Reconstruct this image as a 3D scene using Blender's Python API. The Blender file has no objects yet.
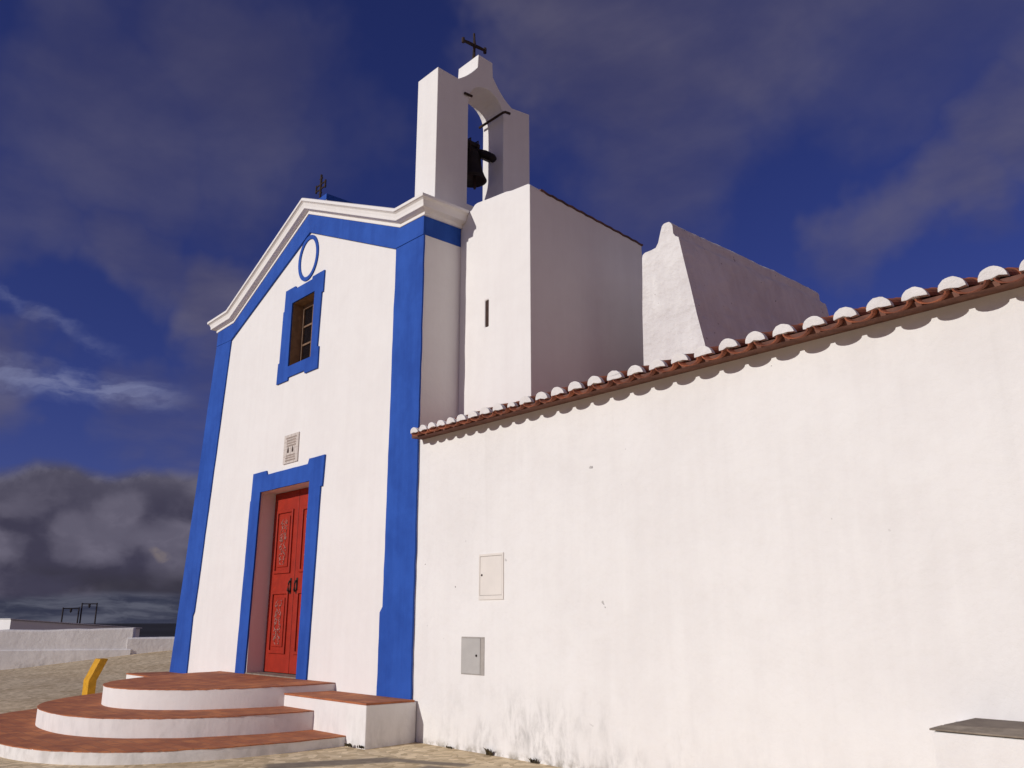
import bpy, bmesh, math, random
from mathutils import Vector, Matrix, noise
from mathutils.geometry import tessellate_polygon
R = math.radians
random.seed(7)
sc = bpy.context.scene
COL = sc.collection

# ------------------------------------------------------------------ camera
PITCH, YAW = 15.26, 41.63                      # yaw: heading turned right of -x
cam_d = bpy.data.cameras.new('camera'); cam = bpy.data.objects.new('camera', cam_d); COL.objects.link(cam)
cam_d.sensor_width = 36; cam_d.lens = 30.41; cam_d.clip_end = 30000; cam_d.clip_start = 0.05
cam.location = (9.68, -6.93, 1.5)
cam.rotation_euler = (R(90 + PITCH), 0, R(90 - YAW))
sc.camera = cam

# ------------------------------------------------------------------ sun
SUN_EL, SUN_AZ = 20.0, 11.0                    # azimuth: to the left of the facade's normal
sun_d = bpy.data.lights.new('sun', 'SUN'); sun_d.energy = 2.95; sun_d.angle = R(0.53); sun_d.color = (1.0, 0.952, 0.89)
sun = bpy.data.objects.new('sun', sun_d); COL.objects.link(sun)
sdir = Vector((-math.sin(R(SUN_AZ)) * math.cos(R(SUN_EL)), -math.cos(R(SUN_AZ)) * math.cos(R(SUN_EL)), math.sin(R(SUN_EL))))
sun.rotation_euler = sdir.to_track_quat('Z', 'Y').to_euler()
sun.location = sdir * 60

# ------------------------------------------------------------------ node helpers
class G:
    def __init__(s, nt): s.nt = nt
    def n(s, t, **k):
        nd = s.nt.nodes.new(t)
        for a, v in k.items(): setattr(nd, a, v)
        return nd
    def link(s, a, b): s.nt.links.new(a, b)
    def setin(s, sock, v):
        if isinstance(v, bpy.types.NodeSocket): s.link(v, sock)
        else: sock.default_value = v
    def math(s, op, a, b=0.0, c=None, clamp=False):
        nd = s.n('ShaderNodeMath', operation=op); nd.use_clamp = clamp
        s.setin(nd.inputs[0], a); s.setin(nd.inputs[1], b)
        if c is not None: s.setin(nd.inputs[2], c)
        return nd.outputs[0]
    def vmath(s, op, a, b=(0, 0, 0)):
        nd = s.n('ShaderNodeVectorMath', operation=op); s.setin(nd.inputs[0], a); s.setin(nd.inputs[1], b)
        return nd.outputs['Value'] if op in ('DOT_PRODUCT', 'LENGTH') else nd.outputs[0]
    def noise(s, vec, scale, detail=4, rough=.55, dist=0.0):
        nd = s.n('ShaderNodeTexNoise'); s.link(vec, nd.inputs['Vector'])
        nd.inputs['Scale'].default_value = scale; nd.inputs['Detail'].default_value = detail
        nd.inputs['Roughness'].default_value = rough; nd.inputs['Distortion'].default_value = dist
        return nd.outputs['Fac']
    def rng(s, v, a, b, c=0.0, d=1.0, smooth=True):
        nd = s.n('ShaderNodeMapRange'); nd.interpolation_type = 'SMOOTHSTEP' if smooth else 'LINEAR'
        s.setin(nd.inputs[0], v)
        for i, q in enumerate((a, b, c, d)): s.setin(nd.inputs[i + 1], q)
        return nd.outputs[0]
    def mix(s, f, a, b):
        nd = s.n('ShaderNodeMix', data_type='RGBA'); s.setin(nd.inputs[0], f)
        for i, q in ((6, a), (7, b)):
            if isinstance(q, tuple): q = tuple(q) + ((1,) if len(q) == 3 else ())
            s.setin(nd.inputs[i], q)
        return nd.outputs[2]
    def mul(s, a, b):
        nd = s.n('ShaderNodeMix', data_type='RGBA', blend_type='MULTIPLY'); nd.inputs[0].default_value = 1
        for i, q in ((6, a), (7, b)):
            if isinstance(q, tuple): q = tuple(q) + (1,)
            s.setin(nd.inputs[i], q)
        return nd.outputs[2]
    def scale(s, vec, v):
        nd = s.n('ShaderNodeMapping'); s.link(vec, nd.inputs[0]); nd.inputs['Scale'].default_value = v
        return nd.outputs[0]

# ------------------------------------------------------------------ world: Nishita sky with cloud layers
def az_el(az, el):
    return (math.cos(R(az)) * math.cos(R(el)), math.sin(R(az)) * math.cos(R(el)), math.sin(R(el)))
w = bpy.data.worlds.new('World'); sc.world = w; w.use_nodes = True
nt = w.node_tree; nt.nodes.clear(); g = G(nt)
sky = g.n('ShaderNodeTexSky', sky_type='NISHITA'); sky.sun_disc = False
sky.sun_elevation = R(SUN_EL); sky.sun_rotation = R(180 + SUN_AZ); sky.altitude = 100; sky.air_density = 1.0
sky.dust_density = 0.3; sky.ozone_density = 4.0
tc = g.n('ShaderNodeTexCoord'); D = tc.outputs['Generated']
sep = g.n('ShaderNodeSeparateXYZ'); g.link(D, sep.inputs[0]); dx, dy, dz = sep.outputs
deep = g.mul(sky.outputs[0], (0.36, 0.24, 0.50))             # a polarised, deep winter-evening blue
# flat cloud plane coordinates
zz = g.math('MAXIMUM', g.math('ADD', dz, 0.10), 0.02)
comb = g.n('ShaderNodeCombineXYZ'); g.link(g.math('DIVIDE', dx, zz), comb.inputs[0]); g.link(g.math('DIVIDE', dy, zz), comb.inputs[1])
PL = comb.outputs[0]
w1 = g.n('ShaderNodeTexNoise'); g.link(D, w1.inputs[0]); w1.inputs['Scale'].default_value = 3.2; w1.inputs['Detail'].default_value = 5; w1.inputs['Roughness'].default_value = .6
DW = g.vmath('ADD', D, g.vmath('MULTIPLY', g.vmath('SUBTRACT', w1.outputs['Color'], (.5, .5, .5)), (.34, .34, .34)))
def blob(az, el, r_in, r_out, k, warp=False):
    d = g.vmath('DOT_PRODUCT', g.vmath('NORMALIZE', DW) if warp else D, az_el(az, el))
    return g.math('MULTIPLY', g.rng(d, math.cos(R(r_out)), math.cos(R(r_in))), k)
def total(bl):
    t = bl[0]
    for b in bl[1:]: t = g.math('MAXIMUM', t, b)
    return t
def cloud(*a): return blob(*a, warp=True)
soft = total([cloud(131, 39, 1, 11, 1.0), cloud(121, 41, 2, 13, .9), cloud(112, 36, 2, 9, .5), cloud(137, 41, 0, 7, .9), cloud(128, 33, 1, 9, .65), cloud(100, 40, 3, 15, .55),
              cloud(113, 24, .2, 4.5, .7), cloud(109, 25.5, .3, 5, .85), cloud(104.5, 27.5, .5, 5.5, .85), cloud(99, 30, .8, 7, .8), cloud(93, 32, 2, 9, .7),
              cloud(160, 33, 1, 10, .50), cloud(168, 28, 1, 8, .48), cloud(154, 31, 1, 7, .22), cloud(158.5, 20.5, .6, 5, .75), cloud(164, 21, .5, 4.5, .5), cloud(170, 20, 1, 5, .38),
              cloud(158.5, 11, .5, 5, .7), cloud(168.5, 10.6, .5, 3.6, .6), cloud(157, 16, .5, 4, .45), cloud(75, 30, 5, 25, .7), cloud(200, 30, 5, 22, .6), cloud(260, 40, 8, 30, .6), cloud(20, 40, 8, 30, .6)])
n1 = g.noise(PL, .8, 4, .5, .3); n2 = g.noise(PL, 2.2, 6, .56, .15)
nn = g.math('ADD', g.math('MULTIPLY', n1, .7), g.math('MULTIPLY', n2, .3))
softm = g.math('MULTIPLY', soft, g.rng(nn, .32, .64, .12, 1.0), clamp=True)
c_soft = g.mix(g.rng(n2, .3, .7), (0.080, 0.073, 0.128), (0.135, 0.123, 0.180))
col = g.mix(softm, deep, c_soft)
# warm out-of-view sky patch added to brighten the flanks that face right
fill_glow = g.math('MULTIPLY', total([cloud(20, 28, 6, 30, 1), cloud(-25, 24, 6, 28, .9), cloud(50, 22, 4, 20, .8)]), g.rng(nn, .28, .55, .3, 1.0), clamp=True)
col = g.mix(fill_glow, col, (0.44, 0.345, 0.345))
# thin wind-drawn cirrus, low on the left
el = g.math('MULTIPLY', g.math('ARCSINE', dz), 57.2958)
az = g.math('MULTIPLY', g.math('ARCTAN2', dy, dx), 57.2958)
cw = g.noise(g.scale(D, (5, 5, 14)), 1.6, 5, .6, .3)
elw = g.math('ADD', el, g.math('MULTIPLY', g.math('SUBTRACT', cw, .5), 3.4))
tilt = g.n('ShaderNodeCombineXYZ'); g.link(g.math('ADD', az, g.math('MULTIPLY', el, .55)), tilt.inputs[0]); g.link(g.math('MULTIPLY', elw, 2.6), tilt.inputs[1])
cn = g.noise(tilt.outputs[0], .42, 6, .58, .35)
def streak(c, half, a0, a1, slope=0.0):
    d = g.math('ABSOLUTE', g.math('SUBTRACT', elw, g.math('ADD', c - slope * 165, g.math('MULTIPLY', az, slope))))
    return g.math('MULTIPLY', g.rng(d, half, half * .1), g.math('MULTIPLY', g.rng(az, a0 - 2.5, a0 + 1.5), g.rng(az, a1 + 3, a1)))
cir = g.math('MULTIPLY', g.math('MAXIMUM', streak(13.5, 1.25, 161, 174, .04), g.math('MULTIPLY', streak(16.0, .7, 165, 172, .42), .4)), g.rng(cn, .30, .68, .15, 1))
col = g.mix(g.math('MULTIPLY', cir, .72), col, (0.20, 0.22, 0.38))
# cumulus bank along the horizon
bk = g.scale(D, (1, 1, 1.5))
wv = g.n('ShaderNodeTexNoise'); g.link(bk, wv.inputs[0]); wv.inputs['Scale'].default_value = 14; wv.inputs['Detail'].default_value = 4
bkd = g.vmath('ADD', bk, g.vmath('MULTIPLY', g.vmath('SUBTRACT', wv.outputs['Color'], (.5, .5, .5)), (.07, .07, .07)))
vo = g.n('ShaderNodeTexVoronoi', feature='SMOOTH_F1'); g.link(bkd, vo.inputs['Vector']); vo.inputs['Scale'].default_value = 17; vo.inputs['Smoothness'].default_value = .7
b1 = g.noise(bkd, 7, 5, .52, .4); b2 = g.noise(bk, 34, 5, .6, .3); b0 = g.noise(g.scale(D, (1, 1, .6)), 8.5, 2, .45)
edge = g.math('ADD', 5.9, g.math('ADD', g.math('MULTIPLY', b0, 3.6), g.math('ADD', g.math('MULTIPLY', b1, 1.4), g.math('MULTIPLY', b2, .45))))
el = g.math('MULTIPLY', g.math('ARCSINE', dz), 57.2958)
bank = g.rng(g.math('SUBTRACT', edge, el), -.25, .8)
bsh = g.math('ADD', g.math('MULTIPLY', b1, .50), g.math('ADD', g.math('MULTIPLY', b2, .26), g.math('MULTIPLY', g.math('SUBTRACT', .62, vo.outputs['Distance']), .48)))
c_bank = g.mix(g.rng(bsh, .36, .64), (0.050, 0.046, 0.078), (0.148, 0.136, 0.188))
c_bank = g.mix(g.math('MULTIPLY', g.rng(b2, .35, .65), .35), c_bank, (0.060, 0.056, 0.092))
topl = g.rng(g.math('SUBTRACT', edge, el), 0.1, 3.0, 1, 0)
c_bank = g.mix(g.math('MULTIPLY', topl, .40), c_bank, (0.128, 0.120, 0.168))
based = g.math('MULTIPLY', g.rng(el, 1.2, 1.7), g.rng(el, 3.6, 1.9))
c_bank = g.mix(g.math('MULTIPLY', based, g.math('MULTIPLY', g.rng(b1, .60, .40), .75)), c_bank, (0.036, 0.033, 0.046))
lay = g.noise(g.vmath('ADD', g.scale(D, (8, 8, 60)), g.vmath('MULTIPLY', wv.outputs['Color'], (.8, .8, .8))), 1.4, 5, .58, .4)
c_lay = g.mix(g.rng(lay, .36, .68), (0.036, 0.040, 0.070), (0.105, 0.110, 0.150))
c_bank = g.mix(g.rng(g.math('ADD', el, g.math('MULTIPLY', b1, 1.6)), 2.5, 1.8), c_bank, c_lay)
rim = g.math('MULTIPLY', g.math('MULTIPLY', bank, g.rng(g.math('SUBTRACT', edge, el), 1.2, .3)), g.rng(b2, .42, .62))
c_bank = g.mix(g.math('MULTIPLY', rim, .55), c_bank, (0.175, 0.165, 0.225))
glow = g.math('MULTIPLY', cloud(159.0, 1.7, .1, 1.1, .5), g.rng(b2, .40, .60))
c_bank = g.mix(glow, c_bank, (0.26, 0.21, 0.19))
col = g.mix(bank, col, c_bank)
bg = g.n('ShaderNodeBackground'); bg.inputs['Strength'].default_value = 1.0
# Nishita part is scaled to a background strength of about 0.07; the cloud colours are given at strength 1
SKY = 0.088
deepn = deep.node
tint = deepn.inputs[7]; tint.default_value = tuple(SKY * q for q in (0.30, 0.25, 0.58)) + (1,)
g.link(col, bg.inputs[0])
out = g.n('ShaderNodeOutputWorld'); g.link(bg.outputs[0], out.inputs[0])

sc.view_settings.view_transform = 'Standard'; sc.view_settings.look = 'None'
sc.view_settings.exposure = 0; sc.view_settings.gamma = 1; sc.view_settings.use_curve_mapping = False
sc.cycles.max_bounces = 8; sc.cycles.diffuse_bounces = 5

# ------------------------------------------------------------------ materials
def mat(name, rough=.85):
    m = bpy.data.materials.new(name); m.use_nodes = True
    g = G(m.node_tree); b = m.node_tree.nodes['Principled BSDF']; b.inputs['Roughness'].default_value = rough
    b.inputs['Specular IOR Level'].default_value = .3
    tc = g.n('ShaderNodeTexCoord')
    return m, g, b, tc.outputs['Object']
def bump(g, b, h, strength, dist=.02):
    nd = g.n('ShaderNodeBump'); nd.inputs['Strength'].default_value = strength; nd.inputs['Distance'].default_value = dist
    g.link(h, nd.inputs['Height']); g.link(nd.outputs[0], b.inputs['Normal'])
def plaster(name, c0, c1, lump=.4, grain=.5, stain=None, rough=.9, pits=False, specks=False):
    m, g, b, P = mat(name, rough)
    big = g.noise(P, .9, 4, .6, .4); mid = g.noise(P, 5, 5, .6); fine = g.noise(P, 70, 4, .65)
    streak = g.noise(g.scale(P, (7, 7, .55)), 1.0, 4, .6)
    f = g.math('ADD', g.math('MULTIPLY', big, .5), g.math('ADD', g.math('MULTIPLY', mid, .2), g.math('MULTIPLY', streak, .3)))
    c = g.mix(g.rng(f, .36, .64), c0, c1)
    sp = g.n('ShaderNodeSeparateXYZ'); g.link(P, sp.inputs[0])
    if stain:
        zt, amt, x0, x1 = stain
        low = g.rng(sp.outputs[2], 0.02, zt, 1, 0)
        st = g.noise(g.scale(P, (6, 6, 2.4)), 1.0, 6, .66, .3); st2 = g.noise(P, 1.1, 3, .5)
        k = g.math('MULTIPLY', g.math('POWER', low, 1.4), g.math('MULTIPLY', g.rng(st, .40, .72), g.rng(st2, .34, .56)))
        if x0 is not None:
            k2 = g.math('MULTIPLY', g.rng(sp.outputs[0], x0, x0 + 1.2), g.rng(sp.outputs[0], x1, x1 + 2.5, 1, .12))
            k = g.math('MULTIPLY', k, k2)
        c = g.mix(g.math('MULTIPLY', k, amt, clamp=True), c, (.20, .19, .18))
        sk = g.math('MULTIPLY', g.rng(sp.outputs[2], .0, .10, 1, 0), g.rng(g.noise(P, 6, 5, .7), .42, .62))
        c = g.mix(g.math('MULTIPLY', sk, .75 if x0 is not None else .16), c, (.27, .24, .19))
    if specks:
        pn = g.noise(P, 7.5, 2, .5); pm = g.noise(P, .8, 2, .5)
        c = g.mix(g.math('MULTIPLY', g.rng(pn, .745, .765), g.rng(pm, .48, .56)), c, (.30, .28, .27))
        rs = g.noise(g.scale(P, (3.2, 3.2, .16)), 1.0, 5, .65)      # rain streaks running down from the eave
        c = g.mix(g.math('MULTIPLY', g.rng(rs, .54, .72), g.math('MULTIPLY', g.rng(sp.outputs[2], 1.2, 4.0), .13)), c, (.55, .52, .49))
    if pits:
        pn = g.noise(P, 16, 3, .5); c = g.mix(g.rng(pn, .69, .75), c, (.34, .30, .28))
    g.link(c, b.inputs['Base Color'])
    h = g.math('ADD', g.math('MULTIPLY', mid, lump), g.math('ADD', g.math('MULTIPLY', fine, grain * .12), g.math('MULTIPLY', big, lump * 1.6)))
    bump(g, b, h, .5, .03)
    return m
def plain(name, c, rough=.6, metal=0, var=.25, scale=12, bmp=.2, c2=None):
    m, g, b, P = mat(name, rough)
    n = g.noise(P, scale, 5, .62, .3)
    c2 = c2 or tuple(q * (1 - var) for q in c)
    g.link(g.mix(g.rng(n, .35, .66), c2, c), b.inputs['Base Color']); b.inputs['Metallic'].default_value = metal
    bump(g, b, n, bmp, .01)
    return m
M = {}
M['white'] = plaster('whitewash', (.79, .765, .745), (.83, .81, .79), stain=(.7, .22, None, None))
M['white_annex'] = plaster('whitewash_weathered', (.775, .755, .735), (.825, .81, .79), lump=.9, grain=.9, stain=(1.0, .85, -4.9, -2.7), specks=True)
M['white_rough'] = plaster('whitewash_thick', (.70, .67, .66), (.84, .82, .80), lump=4.0, grain=4.0, pits=True)
M['white_old'] = plaster('whitewash_old', (.74, .72, .71), (.83, .81, .80), lump=1.0, stain=(.5, .6, None, None))
M['blue'] = plaster('blue_limewash', (.010, .061, .330), (.020, .092, .435), lump=.3, rough=.75)
M['red'] = plain('red_door_paint', (.37, .026, .010), .5, var=.16, scale=6, bmp=.12)
M['silver'] = plain('flaked_pale_paint', (.52, .25, .21), .6, var=.4, scale=40)
M['iron'] = plain('dark_iron', (.020, .016, .016), .7, var=.5, scale=25, c2=(.05, .025, .018))
M['rust_iron'] = plain('rusted_iron', (.055, .03, .022), .8, var=.5, scale=25)
M['bronze'] = plain('old_bronze', (.022, .016, .014), .55, metal=.3, var=.4, scale=9)
M['wood'] = plain('brown_window_wood', (.24, .145, .09), .65, var=.4, scale=14)
M['glass'] = plain('dark_pane', (.012, .010, .012), .12, var=.3, bmp=0)
M['tile'] = plain('terracotta_roof_tile', (.37, .115, .055), .85, scale=5, bmp=.4, c2=(.17, .058, .036))
M['mortar'] = plaster('white_mortar', (.76, .74, .73), (.84, .82, .81), lump=1.2, grain=1.5)
M['grey_metal'] = plain('grey_meter_door', (.47, .455, .435), .6, var=.08, scale=5, bmp=.05)
M['cream'] = plain('cream_meter_door', (.78, .735, .68), .6, var=.05, scale=5, bmp=.05)
M['seam'] = plain('shadow_gap_paint', (.40, .37, .34), .8, var=.1)
M['yellow'] = plain('yellow_post_paint', (.70, .36, .015), .55, var=.2, scale=9)
M['stone'] = plain('worn_slate_slab', (.30, .25, .20), .85, scale=6, bmp=.6, c2=(.20, .165, .13))
M['stone_dark'] = plain('dark_slate_slab', (.20, .165, .135), .85, scale=6, bmp=.6, c2=(.15, .12, .10))
M['tile_dark'] = plain('dark_brown_tile', (.16, .08, .06), .9, scale=7, bmp=.3, c2=(.08, .05, .045))  # dark brown tile colour for the tower roof
M['slit_dark'] = plain('dark_slit_brown', (.055, .028, .022), .8, var=.4)
M['bed'] = plain('old_brick_eave_course', (.19, .090, .065), .9, scale=9, bmp=.3, c2=(.13, .06, .045))
M['ochre'] = plain('ochre_reveal', (.36, .22, .12), .8, var=.3, scale=8)
M['weed'] = plain('dry_weed', (.10, .075, .035), .8, var=.4, scale=8)
M['pole'] = plain('dark_steel_pole', (.05, .04, .045), .8)
M['azulejo'] = plain('old_tile_panel', (.66, .595, .54), .5, var=.12, scale=22, bmp=.1)
M['ink'] = plain('faded_brown_lettering', (.44, .36, .31), .6, var=.2)
M['ink_dark'] = plain('dark_painted_figure', (.10, .07, .06), .6, var=.3)
M['grout'] = plain('tile_grout', (.50, .44, .40), .8, var=.2)
def terracotta():
    m, g, b, P = mat('terracotta_paver', .85)
    v = g.n('ShaderNodeTexVoronoi', feature='DISTANCE_TO_EDGE'); 
    br = g.n('ShaderNodeTexBrick'); g.link(P, br.inputs['Vector']); br.inputs['Scale'].default_value = 1
    br.inputs['Brick Width'].default_value = .30; br.inputs['Row Height'].default_value = .15; br.inputs['Mortar Size'].default_value = .006
    br.inputs['Color1'].default_value = (.56, .205, .078, 1); br.inputs['Color2'].default_value = (.42, .138, .058, 1); br.inputs['Mortar'].default_value = (.33, .15, .085, 1)
    n = g.noise(P, 3.2, 6, .65, .4); n2 = g.noise(P, 30, 4, .6)
    c = g.mix(g.math('MULTIPLY', g.rng(n, .42, .66), .8), br.outputs['Color'], (.30, .10, .052))
    c = g.mix(g.math('MULTIPLY', g.rng(n2, .56, .72), .4), c, (.45, .22, .14))
    g.link(c, b.inputs['Base Color'])
    bump(g, b, g.math('ADD', g.math('MULTIPLY', br.outputs['Fac'], -.5), g.math('MULTIPLY', n2, .5)), .4, .01)
    return m
M['paver'] = terracotta()
def cobble():
    m, g, b, P = mat('cobbled_plaza', .9)
    wob = g.n('ShaderNodeTexNoise'); g.link(P, wob.inputs[0]); wob.inputs['Scale'].default_value = 3
    PP = g.vmath('ADD', P, g.vmath('MULTIPLY', wob.outputs['Color'], (.05, .05, 0)))
    v = g.n('ShaderNodeTexVoronoi', feature='DISTANCE_TO_EDGE'); g.link(PP, v.inputs['Vector']); v.inputs['Scale'].default_value = 11; v.inputs['Randomness'].default_value = .75
    vc = g.n('ShaderNodeTexVoronoi', feature='F1'); g.link(PP, vc.inputs['Vector']); vc.inputs['Scale'].default_value = 11; vc.inputs['Randomness'].default_value = .75
    cs = g.n('ShaderNodeSeparateColor'); g.link(vc.outputs['Color'], cs.inputs[0])
    n = g.noise(P, .7, 6, .65, .4); n2 = g.noise(P, 45, 4, .6)
    c = g.mix(cs.outputs[0], (.54, .42, .255), (.90, .74, .50))
    c = g.mix(g.rng(n, .36, .66), g.mul(c, (.86, .83, .78)), c)
    # dark bands coloured into the paving near the steps
    sp = g.n('ShaderNodeSeparateXYZ'); g.link(PP, sp.inputs[0])
    x, y = sp.outputs[0], sp.outputs[1]
    dn = g.noise(P, 4, 3, .5)
    def band(cx, cy, ang, hl, hw):
        ca, sa = math.cos(R(ang)), math.sin(R(ang))
        ux = g.math('ADD', g.math('MULTIPLY', g.math('SUBTRACT', x, cx), ca), g.math('MULTIPLY', g.math('SUBTRACT', y, cy), sa))
        uy = g.math('ADD', g.math('MULTIPLY', g.math('SUBTRACT', x, cx), -sa), g.math('MULTIPLY', g.math('SUBTRACT', y, cy), ca))
        return g.math('MULTIPLY', g.rng(g.math('ABSOLUTE', ux), hl + .06, hl - .06), g.rng(g.math('ABSOLUTE', uy), hw + .05, hw - .05))
    bm_ = g.math('MAXIMUM', band(1.35, -.74, 20, .55, .09), g.math('MAXIMUM', band(.55, -1.5, 60, .7, .18), band(2.6, -.75, 10, 1.1, .12)))
    c = g.mix(g.math('MULTIPLY', bm_, .82), c, (.15, .125, .105))
    gap = g.rng(v.outputs['Distance'], .0, .014, 1, 0)
    c = g.mix(g.math('MULTIPLY', gap, .6), c, (.20, .16, .11))
    g.link(c, b.inputs['Base Color'])
    h = g.math('ADD', g.rng(v.outputs['Distance'], 0, .03), g.math('MULTIPLY', n2, .4))
    bump(g, b, h, .35, .012)
    return m
M['cobble'] = cobble()
M['scrub'] = plain('brown_scrub_ground', (.17, .13, .09), .95, var=.5, scale=.6, bmp=.2)
M['hill'] = plain('distant_scrub_hills', (.014, .014, .020), .95, var=.5, scale=.004, bmp=0)

# ------------------------------------------------------------------ mesh helpers
def link(name, bm, m, parent=None, bevel=0, smooth=False, seg=2):
    bmesh.ops.recalc_face_normals(bm, faces=bm.faces)
    me = bpy.data.meshes.new(name); bm.to_mesh(me); bm.free()
    o = bpy.data.objects.new(name, me); COL.objects.link(o)
    ms = m if isinstance(m, (list, tuple)) else [m]
    for q in ms: me.materials.append(M[q])
    if smooth:
        for p in me.polygons: p.use_smooth = True
    if bevel:
        b = o.modifiers.new('edge', 'BEVEL'); b.width = bevel; b.segments = seg; b.limit_method = 'ANGLE'; b.angle_limit = R(40)
    if parent: o.parent = parent
    return o
def thing(name, label, cat, loc=(0, 0, 0), group=None):
    o = bpy.data.objects.new(name, None); COL.objects.link(o); o.location = loc; o.empty_display_size = .2
    return tag(o, label, cat, group)
def tag(o, label, cat=None, group=None):
    o['label'] = label
    if cat: o['category'] = cat
    if group: o['group'] = group
    return o
def box(bm, x0, x1, y0, y1, z0, z1):
    v = [bm.verts.new((x, y, z)) for x in (x0, x1) for y in (y0, y1) for z in (z0, z1)]
    for f in ((0, 1, 3, 2), (4, 6, 7, 5), (0, 4, 5, 1), (2, 3, 7, 6), (0, 2, 6, 4), (1, 5, 7, 3)): bm.faces.new([v[i] for i in f])
    return v
def nb(): return bmesh.new()
def prism(bm, outer, d0, d1, holes=(), axis='y', back=True):
    """Extrude a polygon (with holes) along an axis: axis y takes (x,z) points, x takes (y,z), z takes (x,y)."""
    def P(p, d):
        return {'y': (p[0], d, p[1]), 'x': (d, p[0], p[1]), 'z': (p[0], p[1], d)}[axis]
    loops = [list(outer)] + [list(h) for h in holes]
    flat = [p for l in loops for p in l]
    tris = tessellate_polygon([[Vector((p[0], p[1], 0)) for p in l] for l in loops])
    fa = [bm.verts.new(P(p, d0)) for p in flat]; fb = [bm.verts.new(P(p, d1)) for p in flat]
    for t in tris:
        try: bm.faces.new([fa[i] for i in t])
        except ValueError: pass
        if back:
            try: bm.faces.new([fb[i] for i in reversed(t)])
            except ValueError: pass
    k = 0
    for l in loops:
        n = len(l)
        for i in range(n):
            a, b = k + i, k + (i + 1) % n
            bm.faces.new([fa[a], fa[b], fb[b], fb[a]])
        k += n
    bmesh.ops.dissolve_limit(bm, angle_limit=R(.5), verts=bm.verts, edges=bm.edges)
def wob(pts, amp=.007, step=.16, closed=True):
    out = []; n = len(pts)
    for i in range(n if closed else n - 1):
        a, b = Vector(pts[i]), Vector(pts[(i + 1) % n]); L = (b - a).length; k = max(int(L / step), 1)
        nr = Vector((-(b - a).y, (b - a).x)) / max(L, 1e-6)
        for j in range(k):
            p = a + (b - a) * (j / k)
            if j: p = p + nr * amp * (noise.noise(Vector((p.x * 3.1, p.y * 3.1, 7))) + .6 * noise.noise(Vector((p.x * 9, p.y * 9, 2))))
            out.append((p.x, p.y))
    return out
def rect(x0, x1, z0, z1): return [(x0, z0), (x1, z0), (x1, z1), (x0, z1)]
def tube(bm, pts, r, n=8, cap=True):
    pts = [Vector(p) for p in pts]; rings = []
    for i, p in enumerate(pts):
        t = (pts[min(i + 1, len(pts) - 1)] - pts[max(i - 1, 0)]).normalized()
        a = t.cross(Vector((0, 0, 1)));  a = a.normalized() if a.length > .01 else Vector((1, 0, 0))
        b = t.cross(a); rr = r[i] if isinstance(r, (list, tuple)) else r
        rings.append([bm.verts.new(p + (a * math.cos(q) + b * math.sin(q)) * rr) for q in [2 * math.pi * j / n for j in range(n)]])
    for A, B in zip(rings, rings[1:]):
        for j in range(n): bm.faces.new([A[j], A[(j + 1) % n], B[(j + 1) % n], B[j]])
    if cap: bm.faces.new(rings[0]); bm.faces.new(rings[-1])
def lathe(bm, prof, c=(0, 0, 0), n=28):
    rings = []
    for r, z in prof: rings.append([bm.verts.new((c[0] + r * math.cos(2 * math.pi * j / n), c[1] + r * math.sin(2 * math.pi * j / n), c[2] + z)) for j in range(n)])
    for A, B in zip(rings, rings[1:]):
        for j in range(n): bm.faces.new([A[j], A[(j + 1) % n], B[(j + 1) % n], B[j]])
    bm.faces.new(rings[0]); bm.faces.new(rings[-1])
def rough(bm, cuts, amp, sc_=1.5, seed=0):
    bmesh.ops.subdivide_edges(bm, edges=bm.edges[:], cuts=cuts, use_grid_fill=True)
    for v in bm.verts:
        n = noise.noise_vector(Vector(v.co) * sc_ + Vector((seed, 0, 0))); v.co += n * amp
def half_pipe(bm, x, y, z, slope, L, r0, r1, up, t=.015, n=9, yaw=0.0, mi=0, span=1.0):
    """One clay tile: a tapered half cylinder shell, front end at (x,y,z), running back up the slope."""
    s = Vector((math.sin(yaw), math.cos(slope) * math.cos(yaw), math.sin(slope)));  nrm = Vector((0, -math.sin(slope), math.cos(slope))) * (1 if up else -1)
    e = s.cross(nrm).normalized()
    def ring(o, r):
        return [bm.verts.new(o + e * r * math.cos(a) + nrm * r * math.sin(a) * span) for a in [math.pi * i / n for i in range(n + 1)]]
    a = Vector((x, y, z)); b = a + s * L
    ao, ai, bo, bi = ring(a, r0), ring(a, r0 - t), ring(b, r1), ring(b, r1 - t)
    fs = []
    for i in range(n):
        fs += [bm.faces.new([ao[i], ao[i + 1], bo[i + 1], bo[i]]), bm.faces.new([ai[i + 1], ai[i], bi[i], bi[i + 1]]),
               bm.faces.new([ao[i + 1], ao[i], ai[i], ai[i + 1]]), bm.faces.new([bo[i], bo[i + 1], bi[i + 1], bi[i]])]
    for k in (0, n): fs.append(bm.faces.new([ao[k], bo[k], bi[k], ai[k]]))
    for f in fs: f.material_index = mi

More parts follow.
